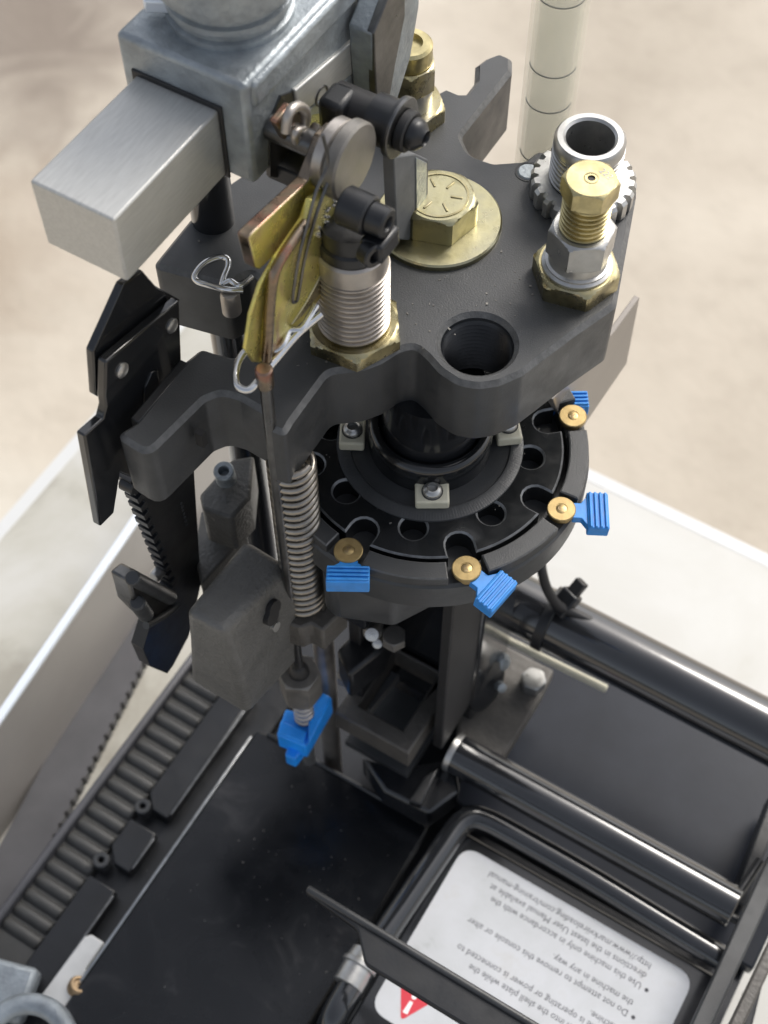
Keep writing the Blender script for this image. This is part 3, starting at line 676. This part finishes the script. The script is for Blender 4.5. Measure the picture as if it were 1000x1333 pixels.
qs = onx(358, 815, -2.4)
MB().rev(qs, (1, 0, .2), [(.22, -.3), (.22, .1)], 16).build('screw', K['steel'], ia)

# ================================================================== LEFT SLIDE PLATES AND RACK
lp = thing('slide_plate', 'tall black folded slide plate with two silver rivets at the left', 'plate', (-8.6, -6, -1))
XP = -7.0
f1 = [onx(p[0], p[1], XP) for p in ((138, 471), (234, 391), (237, 475), (240, 560), (215, 640), (157, 616), (149, 668), (131, 686), (110, 567), (135, 545), (139, 530), (137, 517))]
MB().extr(f1, (-.35, 0, 0)).build('front_plate', K['black'], lp, bevel=.07)
f2 = [onx(p[0], p[1], XP - .42) for p in ((121, 458), (161, 370), (186, 352), (204, 373), (236, 391), (138, 473), (134, 520), (125, 515))]
MB().extr(f2, (-.3, 0, 0)).build('back_plate', K['black'], lp, bevel=.06)
for px, py in ((159, 482), (224, 424)):
    q = onx(px, py, XP + .01); MB().rev(q, (1, 0, 0), [(.27, -.05), (.27, .04), (.2, .1), (.001, .11)], 24).build('rivet', K['steel'], lp)
f3 = [onx(p[0], p[1], XP + .06) for p in ((198, 485), (206, 482), (208, 500), (196, 520), (188, 528), (190, 505))]
MB().extr(f3, (-.1, 0, 0)).build('stiffener', K['black'], lp, bevel=.03)

rk = thing('toothed_rack', 'black toothed rack bar dropping below the left arm', 'rack', (-7.6, -8, -8))
XR = -7.3
mb = MB()
lft = []
nt_ = 14
L0, L1 = onx(170, 628, XR), onx(226, 768, XR)
for i in range(nt_):
    t0, t1 = i / nt_, (i + .55) / nt_
    a_, b_ = L0.lerp(L1, t0), L0.lerp(L1, t1); off = V((0, .28, 0))
    lft += [a_ + off, a_, b_, b_ + off]
body = lft + [onx(p[0], p[1], XR) for p in ((200, 800), (186, 845), (196, 868), (218, 877), (226, 866), (246, 828), (262, 760), (252, 600), (215, 600))]
mb.extr(body, (-.6, 0, 0)); mb.build('bar', K['satin'], rk, bevel=.04)
q = onx(178, 635, XR + .1); MB().cyl((q.x - .6, q.y, q.z), (q.x, q.y, q.z), .32, 20, .05).build('roller', K['satin'], rk)
mb = MB()
for j in range(7):
    q = onx(236 + j * 1.2, 655 + j * 4.6, XR + .01); mb.rev(q, (1, 0, 0), [(.07, -.02), (.06, .03), (.001, .04)], 8)
mb.build('scale_mark', K['cast'], rk)
lt = thing('pawl_latch', 'small brown grey latch with two metal pins on the rack', 'latch', (-7.5, -9, -8))
XL = XR + .5
MB().extr([onx(p[0], p[1], XL) for p in ((168, 757), (182, 745), (218, 765), (232, 790), (220, 800), (192, 806), (176, 790))], (-.9, 0, 0)).build('body', K['darksteel'], lt, bevel=.12)
a_, b_ = onx(172, 752, XL + .05), onx(222, 778, XL + .05); MB().cyl(a_, b_, .3, 16, .05).build('pin', K['cast'], lt)
a_, b_ = onx(200, 752, XL - .9), onx(214, 736, XL - .9); MB().cyl(a_, b_, .26, 16, .05).build('pin', K['steel'], lt)
a_, b_ = onx(178, 784, XL + .1), onx(190, 800, XL - .1); MB().cyl(a_, b_, .32, 16, .08).build('stud', K['cast'], lt)
MB().tube(smooth_path([onx(p[0], p[1], XL + .1) for p in ((190, 814), (206, 806), (222, 796), (232, 786))], 4), .16, 10).build('wire_arm', K['cast'], lt)

# guide post and clamp
gp = thing('guide_post', 'round black vertical post through the back left wing of the tool head', 'post', (post.x, post.y, -26))
MB().cyl((post.x, post.y, -26), (post.x, post.y, 12.3), .78, 32).build('shaft', K['black'], gp)
cz = -3.6; pc = V((post.x, post.y, cz))
cm = thing('post_clamp', 'grey cast clamp around the black post with a hollow socket screw', 'clamp', (post.x, post.y, cz))
MB().ring((post.x, post.y, 0), (0, 0, 1), .80, 1.25, cz - .6, cz + .1, 40, .08).build('ring', K['zinc'], cm)
q = [xy(p[0], p[1], cz + .4) for p in ((258, 636), (300, 590), (330, 585), (325, 640), (300, 668), (262, 655))]
MB().prism(q, cz - 2.6, cz).build('block', K['greycast'], cm, bevel=.15)
q = at(292, 607, cz + 1.2); socket_screw(cm, 'socket_screw', (q.x, q.y, q.z - .9), (.1, -.2, 1), .42, .9, K['zinc'], .5)
q = [xy(p[0], p[1], cz - 3) for p in ((262, 664), (322, 690), (300, 720), (262, 760), (252, 720))]
MB().prism(q, cz - 5, cz - 3).build('lower_block', K['greycast'], cm, bevel=.1)

# ================================================================== COLUMN AND FRAME
fm = thing('press_frame', 'black press frame with column, base deck and square box frame under the shell plate', 'frame', (2, 0, -27))
MB().box((1.0, 1.4, -14.3), (4.6, 3.6, 24.3)).build('column', K['black'], fm, bevel=.15)
MB().box((-1.35, -2.0, -12), (.6, 3.4, 18)).build('side_web', K['rubber'], fm, bevel=.08)
MB().box((2.9, -1.2, -11.5), (.5, 4.2, 16)).build('side_web', K['rubber'], fm, bevel=.08)
zq = -17.5
outer = [(-1.75, -5.0), (2.3, -5.0), (2.3, -.5), (-1.75, -.5)]
inner = [(-1.0, -4.1), (1.45, -4.1), (1.45, -.7), (-1.0, -.7)]
MB().plate(outer, [inner], zq - 1.6, zq, .08, .08).build('box_frame', K['castrough'], fm, bevel=.04)
MB().box((.2, -2.6, -22), (3.6, 3.8, .5)).build('box_floor', K['cast'], fm)
MB().box((6.0, -6.5, -28.0), (29, 31, 1.0)).build('base_deck', K['black'], fm, bevel=.1)
dk = [xy(p[0], p[1], -26) for p in ((640, 1010), (700, 862), (760, 860), (1010, 975), (1040, 1010), (985, 1185), (930, 1200))]
MB().box((12.2, 2.6, -26.6), (17, 11.0, 1.0)).build('deck_panel', K['deck'], fm, bevel=.12)
bp_ = [xy(p[0], p[1], -21.5) for p in ((604, 800), (640, 830), (722, 872), (706, 905), (642, 1010), (610, 1010), (592, 985), (600, 900))]
MB().prism(bp_, -22.4, -21.5).build('bracket_plate', K['castrough'], fm, bevel=.15)
q = at(694, 888, -21.2); hb = MB(); hb.hexa((q.x, q.y, -21.5), (.0, .0, 1), .66, 0, .75, ph=.2); hb.build('hex_screw', K['steel'], fm, smooth=25)
q = at(632, 892, -20.0)
MB().rev((q.x - 1.2, q.y, q.z), (1, -.15, .3), [(1.5, 0), (1.7, .2), (1.7, .8), (1.35, 1.1), (1.35, 1.5), (.7, 1.7), (.5, 1.7)], 40).build('bearing_boss', K['satin'], fm)
q = at(652, 862, -19.3); MB().rev(q, (.7, -.4, .6), [(.5, -.3), (.5, .1), (.3, .32), (.001, .36)], 20).build('boss_screw', K['zinc'], fm)
q = at(653, 895, -19.3); MB().rev(q, (.7, -.4, .6), [(.25, -.3), (.25, .1), (.001, .2)], 16).build('boss_screw', K['zinc'], fm)
for (px, py, z, r, h) in ((485, 822, -10, .42, .5), (492, 835, -11.5, .3, .4)):
    q = at(px, py, z); MB().rev(q, (.3, -.6, .7), [(r, -1.0), (r, .0), (r * .7, h), (.001, h + .05)], 20).build('set_screw', K['steel'], fm)
MB().prism([xy(p[0], p[1], -19.5) for p in ((462, 908), (500, 868), (520, 878), (482, 925))], -20.2, -19.5).build('inner_plate', K['slate'], fm, bevel=.05)
MB().prism([xy(p[0], p[1], -12) for p in ((438, 846), (470, 812), (520, 800), (500, 845), (455, 880))], -14.5, -12).build('lug', K['satin'], fm, bevel=.2)
for (px, py, z, rr) in ((513, 828, -10.5, .55), (583, 846, -12, .3), (448, 880, -15, .35)):
    q = at(px, py, z); MB().hexa((q.x, q.y, z - .5), (0, 0, 1), rr, 0, .6).build('hex_screw', K['dull'], fm, smooth=25)
MB().prism([xy(p[0], p[1], -22) for p in ((470, 985), (520, 1000), (590, 985), (600, 1030), (560, 1060), (500, 1030))], -24, -22).build('foot_block', K['black'], fm, bevel=.2)
MB().prism([xy(p[0], p[1], -21.5) for p in ((553, 1012), (572, 1000), (548, 1050), (532, 1044))], -21.9, -21.3).build('foot_rib', K['satin'], fm, bevel=.08)
sr = at(423, 860, -14.5)
o = MB().cyl((sr.x, sr.y, -27.4), (sr.x, sr.y, -7.9), .48, 28).build('guide_rod', K['thread'], None, loc=(sr.x, sr.y, -27.4))
tag(o, 'plain silver vertical rod behind the blue wing nut', 'rod')
# tubes along x
def barrel(name, label, p0, p1, r, m, cat='tube'):
    p0, p1 = V(p0), V(p1); o = MB().cyl(p0, p1, r, 36, .06).build(name, m, None, loc=p0); return tag(o, label, cat)
barrel('handle_tube', 'thick glossy black tube running right from under the ring', (0.5, 4.25, -16.7), (30, 4.25, -16.8), 1.46, K['tube'])
t2 = barrel('cross_tube', 'medium glossy black tube with pale end below the thick one', (3.4, -2.4, -21.3), (18.4, -2.4, -21.3), 1.0, K['tube'])
MB().rev((3.2, -2.4, -21.3), (1, 0, 0), [(.6, 0), (1.02, .1), (1.02, .35), (1.0, .4)], 32).build('end_collar', K['steel'], t2)
# pale thin rods along the thick tube
a_, b_ = at(652, 829, -19.6), at(790, 897, -19.6)
barrel('pale_rod', 'cream coloured thin rod lying below the thick black tube', a_, b_, .2, K['cream'], 'rod')
a_, b_ = at(668, 764, -16), at(822, 838, -16)
barrel('pale_rod', 'cream coloured thin rod lying along the top of the thick black tube', a_, b_, .2, K['cream'], 'rod')
cb = smooth_path([at(p[0], p[1], p[2]) for p in ((703, 722, -12), (706, 745, -12.6), (713, 768, -13.6), (726, 787, -14.6), (745, 797, -15.2), (775, 812, -15.6), (810, 832, -16.2), (850, 856, -17.2))], 8)
o = MB().tube(cb, .24, 12).build('cable', K['rubber'], None, loc=cb[0]); tag(o, 'thin black cable tied along the thick black tube', 'cable')
zt = thing('zip_tie', 'black zip tie with cut tail around the thick black tube', 'cable tie', at(728, 795, -16))
zc = V((at(722, 796, -16.5).x, 4.25, -16.72))
MB().ring(zc, (1, .0, -.003), 1.50, 1.66, -.26, .26, 44, .04).build('strap', K['satin'], zt)
q = at(736, 784, -15.0); q2 = at(751, 766, -14.4); d_ = (q2 - q).normalized(); x_ = d_.cross(UZ).normalized(); u_ = x_.cross(d_)
MB().box(q, (.95, 1.3, .75), ax=(x_, d_, u_)).build('lock_head', K['satin'], zt, bevel=.1)
MB().box(q2, (.6, .9, .5), ax=(x_, d_, u_)).build('tail', K['rubber'], zt, bevel=.06)

# ================================================================== TRAY, CONSOLE, LABEL
ty = thing('catch_tray', 'large scuffed glossy black flat tray in the foreground', 'tray', (-2, -12, -25.8))
MB().plate(fillet([(-6.7, -24), (-6.7, -5.25), (-5.9, -5.1), (3.7, -5.1), (3.7, -24)], .3), [], -25.8, -25.0, .1).build('panel', K['tray'], ty)
MB().box((-1.2, -5.15, -24.96), (9.8, .22, .3)).build('rear_lip', K['black'], ty, bevel=.1)
MB().box((-6.72, -13.0, -25.02), (.16, 14.6, .3)).build('side_lip', K['bright_metal'], ty, bevel=.07)  # bevel highlight along the tray side, coloured in as bright metal

cs = thing('console', 'black console panel inside a bent rod frame with a white warning label', 'console', (11, -10, -26))
MB().box((12.26, -13.1, -23.6), (13.8, 16.2, 1.0)).build('panel', K['black'], cs, bevel=.25)
zr = -22.4
fr_ = [at(425, 1345, zr - 1.6), at(430, 1333, zr - .5)] + [at(p[0], p[1], zr) for p in ((440, 1312), (466, 1268), (520, 1188), (578, 1102), (593, 1080), (604, 1069), (618, 1064), (634, 1068), (660, 1081), (760, 1138), (860, 1199), (960, 1260))]
MB().tube(smooth_path(fr_, 8), .60, 18).build('rod_frame', K['tube'], cs)
q0, q1 = at(452, 1284, zr), at(482, 1232, zr); dd = (q1 - q0).normalized()
MB().rev(q0, dd, [(.66, 0), (.74, .05), (.74, .95), (.86, 1.0), (.86, 1.18), (.76, 1.25), (.72, 1.75), (.62, 1.8)], 32).build('ferrule', K['steel'], cs)
lb_o = fillet([(5.96, -14.69), (5.96, -5.66), (18.23, -5.66), (18.23, -14.69)], .87, 6)
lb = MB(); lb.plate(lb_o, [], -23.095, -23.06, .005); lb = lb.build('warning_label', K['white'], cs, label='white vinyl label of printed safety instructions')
ink = MB(); Xd, Yd = V((-1, 0, 0)), V((0, -1, 0))
rows = [('* Never reach into the shell plate while the', 1), ('machine is operating or power is connected to', 0), ('machine.', 0),
        ('* Do not attempt to remove this console or alter', 1), ('the machine in any way.', 0),
        ('* Use this machine only in accordance with the', 1), ('directions in the latest User Manual available at', 0), ('http://www.markviireloading.com/training-manual', 0)]
ys = [-10.50, -9.96, -9.48, -8.62, -8.09, -7.20, -6.66, -6.15]
for (tx, bl), yy in zip(rows, ys):
    if bl:
        ink.prism(circ(16.55, yy - .16, .10, 12), -23.057, -23.054); tx = tx[2:]
    text_mesh(ink, tx, (16.27, yy, -23.058), Xd, Yd, .47, lift=.002, wide=.92)
ink.build('printed_text', K['ink'], lb, smooth=0)
tr = MB(); tc_ = at(525, 1304, -25.06)
tr.prism(fillet([(8.38, -12.84), (6.59, -12.84), (7.49, -14.40)], .14), -23.058, -23.054)
wt = tr.build('warning_triangle', K['red'], lb, smooth=0)
ex = MB(); ex.prism([(7.37, -14.01), (7.61, -14.01), (7.57, -13.41), (7.41, -13.41)], -23.053, -23.050); ex.prism(circ(7.49, -13.16, .12, 14), -23.053, -23.050)
ex.build('warning_mark', K['whiteink'], lb, smooth=0)

hb = thing('flat_lever', 'long flat black lever bar passing over the white label', 'lever', (8, -14.4, -15))
MB().prism(fillet([(2.2, -13.22), (24, -13.22), (24, -14.75), (5.9, -14.75), (4.9, -13.7), (2.2, -13.5)], [.1, 0, 0, .5, .5, .1]), -15.5, -15.0).build('bar', K['satin'], hb, bevel=.08)
MB().cyl((2.2, -13.35, -14.95), (24, -13.35, -14.95), .16, 12, .05).build('rolled_edge', K['cast'], hb)
MB().box((23.4, -14.0, -19.5), (1.2, 1.3, 8.2)).build('support', K['satin'], hb, bevel=.1)

# right steel bracket
rb = thing('side_bracket', 'dark steel bracket of crossing bars at the lower right corner', 'bracket', (19, -4, -24))
def beam(name, p, q, wd, hd, m):
    p, q = V(p), V(q); d = q - p; L = d.length; d.normalize(); Xs = d.cross(UZ).normalized(); Zs = Xs.cross(d)
    return MB().box((p + q) / 2, (wd, L, hd), ax=(Xs, d, Zs)).build(name, m, rb, bevel=.1)
beam('upright_bar', at(1012, 1118, -20), at(908, 1345, -20), .85, .5, K['cast'])
beam('cross_bar', at(1015, 1215, -18), at(955, 1340, -18), .55, .5, K['castrough'])
beam('deck_edge', at(1010, 1040, -24), at(955, 1185, -24), .7, 2.2, K['satin'])
beam('bright_strip', at(924, 1288, -23.6), at(893, 1350, -23.6), .75, .3, K['zinc'])
beam('thin_bar', at(980, 1285, -25), at(965, 1345, -25), .45, 2.5, K['satin'])
q = at(952, 1195, -21.0); MB().tube(smooth_path([at(*p) for p in ((990, 1120, -20.8), (960, 1165, -20.8), (948, 1180, -20.9), (950, 1192, -21), (965, 1200, -21))], 5), .22, 10).build('wire_loop', K['satin'], rb)

# ================================================================== LEFT SIDE: belt, guides, panel
bl = thing('toothed_belt', 'wide grey toothed belt running along the left side', 'belt', (-11.3, -12, -26.8))
xb0, xb1 = -12.3, -10.0
MB().box(((xb0 + xb1) / 2, -13, -26.85), (xb1 - xb0, 24, .5)).build('band', K['belt'], bl, bevel=.05)
MB().box((xb0 - .18, -13, -26.55), (.42, 24, 1.15)).build('lip', K['rail'], bl, bevel=.15)
tb_ = MB(); tb_.loft([(xb0 + .05, -.41, -26.62), (xb1, -.41, -26.62), (xb1, .41, -26.62), (xb0 + .05, .41, -26.62)], [(xb0 + .05, -.14, -26.34), (xb1, -.14, -26.34), (xb1, .14, -26.34), (xb0 + .05, .14, -26.34)])
t0 = None
for k in range(24):
    y = -3.2 - k * .86
    if t0 is None: t0 = tb_.build('tooth', K['belt'], bl, bevel=.11); t = t0
    else: t = t0.copy(); COL.objects.link(t)
    t.location = t0.location if t is t0 else (t0.location.x, t0.location.y, t0.location.z)
    t.location.y = t0.location.y + 0 if t is t0 else t0.location.y - k * .86 * S
    t.parent = bl
t0.location.y += 0
for k, o in enumerate([c for c in bl.children if c.name.startswith('tooth')]):
    pass

gl = thing('belt_guide', 'black guide strip in three pieces between belt and tray', 'guide', (-8.3, -12, -26.5))
for (ya, yb_) in ((-3.2, -11.4), (-12.35, -14.7), (-15.8, -22.6)):
    MB().prism([(-9.85, ya), (-8.2, ya), (-8.2, yb_), (-9.2, yb_), (-9.85, yb_ + .7)], -26.7, -25.95).build('guide_piece', K['satin'], gl, bevel=.08)
    MB().box((-8.18, (ya + yb_) / 2, -25.98), (.1, abs(ya - yb_) - .5, .1)).build('edge_highlight', K['edgeglint'], gl, bevel=.03)  # highlight on the right edge, put in as a pale strip
MB().box((-8.35, -13, -27.2), (3.5, 24, .5)).build('channel', K['satin'], gl)
for px, py in ((186, 1050), (132, 1120)):
    q = at(px, py, -25.9); MB().ring((q.x, q.y, -26.4), (0, 0, 1), .16, .42, 0, .65, 24, .05).build('bush', K['cast'], gl)

lw = thing('nylon_latch', 'white plastic latch plate with a tan screw at lower left', 'latch', (-8, -20, -25.4))
MB().prism(fillet([xy(p[0], p[1], -25.2) for p in ((52, 1297), (110, 1219), (119, 1216), (136, 1227), (112, 1262), (130, 1306), (112, 1335), (98, 1332))], .12), -25.8, -25.2).build('plate', K['latch'], lw, bevel=.08)
q = at(100, 1283, -25.0); MB().rev((q.x, q.y, -25.3), (.2, .5, .9), [(.5, -.2), (.5, .2), (.42, .3), (.3, .3), (.28, .2), (.001, .2)], 20).build('screw', K['rust'], lw)
hd = smooth_path([at(p[0], p[1], -23.5) for p in ((-40, 1360), (-10, 1330), (20, 1310), (50, 1308), (75, 1322), (90, 1350), (98, 1385))], 6)
o = MB().tube(hd, .5, 16).build('bent_handle', K['zinc'], None, loc=hd[3]); tag(o, 'bent silver metal loop at the bottom left corner', 'handle')
o = MB().box(at(-12, 1285, -25), (4.2, 2.6, 1.2), .3).build('silver_block', K['zinc'], None, bevel=.3); tag(o, 'smooth silver grey block at the left edge below the belt', 'block')

sp_ = thing('side_guard', 'long satin beige panel with a bright polished top edge at far left', 'panel', (-18.6, -6, ZT))
a_, b_ = at(0, 940, -24), at(185, 670, -24); d = (b_ - a_); d.normalize(); p0 = a_ - d * 14; p1 = b_ + d * 26
nrm = V((d.y, -d.x, 0))
def pl(p, q, z0, z1, th, off=0): return MB().loft([p + V((0, 0, z0 - p.z)) + nrm * off, q + V((0, 0, z0 - q.z)) + nrm * off, q + V((0, 0, z0 - q.z)) + nrm * (off - th), p + V((0, 0, z0 - p.z)) + nrm * (off - th)],
                                                 [p + V((0, 0, z1 - p.z)) + nrm * off, q + V((0, 0, z1 - q.z)) + nrm * off, q + V((0, 0, z1 - q.z)) + nrm * (off - th), p + V((0, 0, z1 - p.z)) + nrm * (off - th)])
pl(p0, p1, ZT + .02, -24.3, .5).build('face', K['panel'], sp_)
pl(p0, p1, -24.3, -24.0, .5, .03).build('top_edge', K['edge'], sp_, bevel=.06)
rl = thing('belt_reflection', 'dark grey strip with a notched lower edge imitating the belt reflected in the beige panel', 'rail', (-16, -10, ZT))  # mirror image of the belt in the panel, built as a solid strip
ra, rb_ = at(0, 1100, ZT + .9), at(160, 800, ZT + .9); rc = at(0, 1115, ZT + .9)
e0, e1 = at(30, 1080, ZT + .9), at(165, 880, ZT + .9)
dirr = (rb_ - ra).normalized(); 
q0, q1 = ra - dirr * 10, rb_ + dirr * 20
wv = V((dirr.y, -dirr.x, 0)); wd = (e1 - ra).dot(wv) * .0 + 2.6
pp = [tuple((q0)[:2]), tuple((q1)[:2])]
LN = (q1 - q0).length; nn = int(LN / .7)
edge = []
for i in range(nn):
    u = q1 - dirr * (LN * i / nn); v = q1 - dirr * (LN * (i + .6) / nn)
    edge += [u + wv * wd, v + wv * wd, v + wv * (wd - .12), q1 - dirr * (LN * (i + .98) / nn) + wv * (wd - .12)]
MB().prism([(p.x, p.y) for p in [q0, q1] + edge], ZT + .01, ZT + .9).build('strip', K['rail'], rl, bevel=.0)  # solid strip standing for the belt's reflection in the panel

# ================================================================== SMOKY PLATE, CLEAR TUBE
fl = [onx(p[0], p[1], 3.4) for p in ((833, 387), (816, 473), (762, 552), (742, 585), (720, 520), (800, 432))]
o = MB().extr(fl, (-.25, 0, 0)).build('smoked_guard', K['smoke'], None, bevel=.04, loc=fl[1]); tag(o, 'smoky grey angled guard plate behind the right end of the tool head', 'guard')
ct = thing('clear_tube', 'clear cream tinted plastic tube standing behind the tool head', 'tube', (-1.5, 11.0, 1))
TX, TY = -1.5, 11.0
MB().ring((TX, TY, 0), (0, 0, 1), .86, 1.02, 1, 32, 48).build('wall', K['clear'], ct)
for py in (12, -30, 107, 155, 225):
    q = ony(715, py, TY - 1.0)
    arc = [(TX + .84 * cos(radians(a_)), TY + .84 * sin(radians(a_)), q.z) for a_ in range(-150, 16, 6)]
    MB().tube(arc, .03, 6).build('seam', K['darksteel'], ct)
MB().cyl((TX, TY, 1), (TX, TY, 31), .70, 40).build('milky_core', K['clear'], ct)

# ================================================================== loose metal chips and dust
rnd = random.Random(4)
def chips(name, label, spots, n, z, m, size):
    mb = MB()
    for _ in range(n):
        cx, cy, rad = rnd.choice(spots); a_ = rnd.uniform(0, 6.28); q = rad * sqrt(rnd.random())
        x, y = cx + q * cos(a_), cy + q * sin(a_); sz = size * rnd.uniform(.4, 1.5)
        mb.box((x, y, z + sz * .2), (sz * rnd.uniform(.5, 1.6), sz * rnd.uniform(.3, 1), sz * .35), rnd.uniform(0, 3))
    o = mb.build(name, m, None, smooth=0); tag(o, label, 'chips', kind='stuff')
P_ = [xy(*q, 7.0) for q in ((600, 395), (690, 380), (560, 420), (660, 300), (400, 470), (250, 310))]
chips('metal_chips', 'tiny bright metal chips scattered on top of the tool head', [(x, y, 1.3) for x, y in P_], 45, 7.0, K['dull'], .06)
chips('brass_dust', 'fine specks of dust lying on the black tray', [(-2, -14, 7), (-1, -9, 4)], 70, -25.0, K['dull'], .045)
chips('plate_dust', 'fine specks of dust on the round shell plate', [(0, 0, 4.4)], 40, -.05, K['dull'], .04)
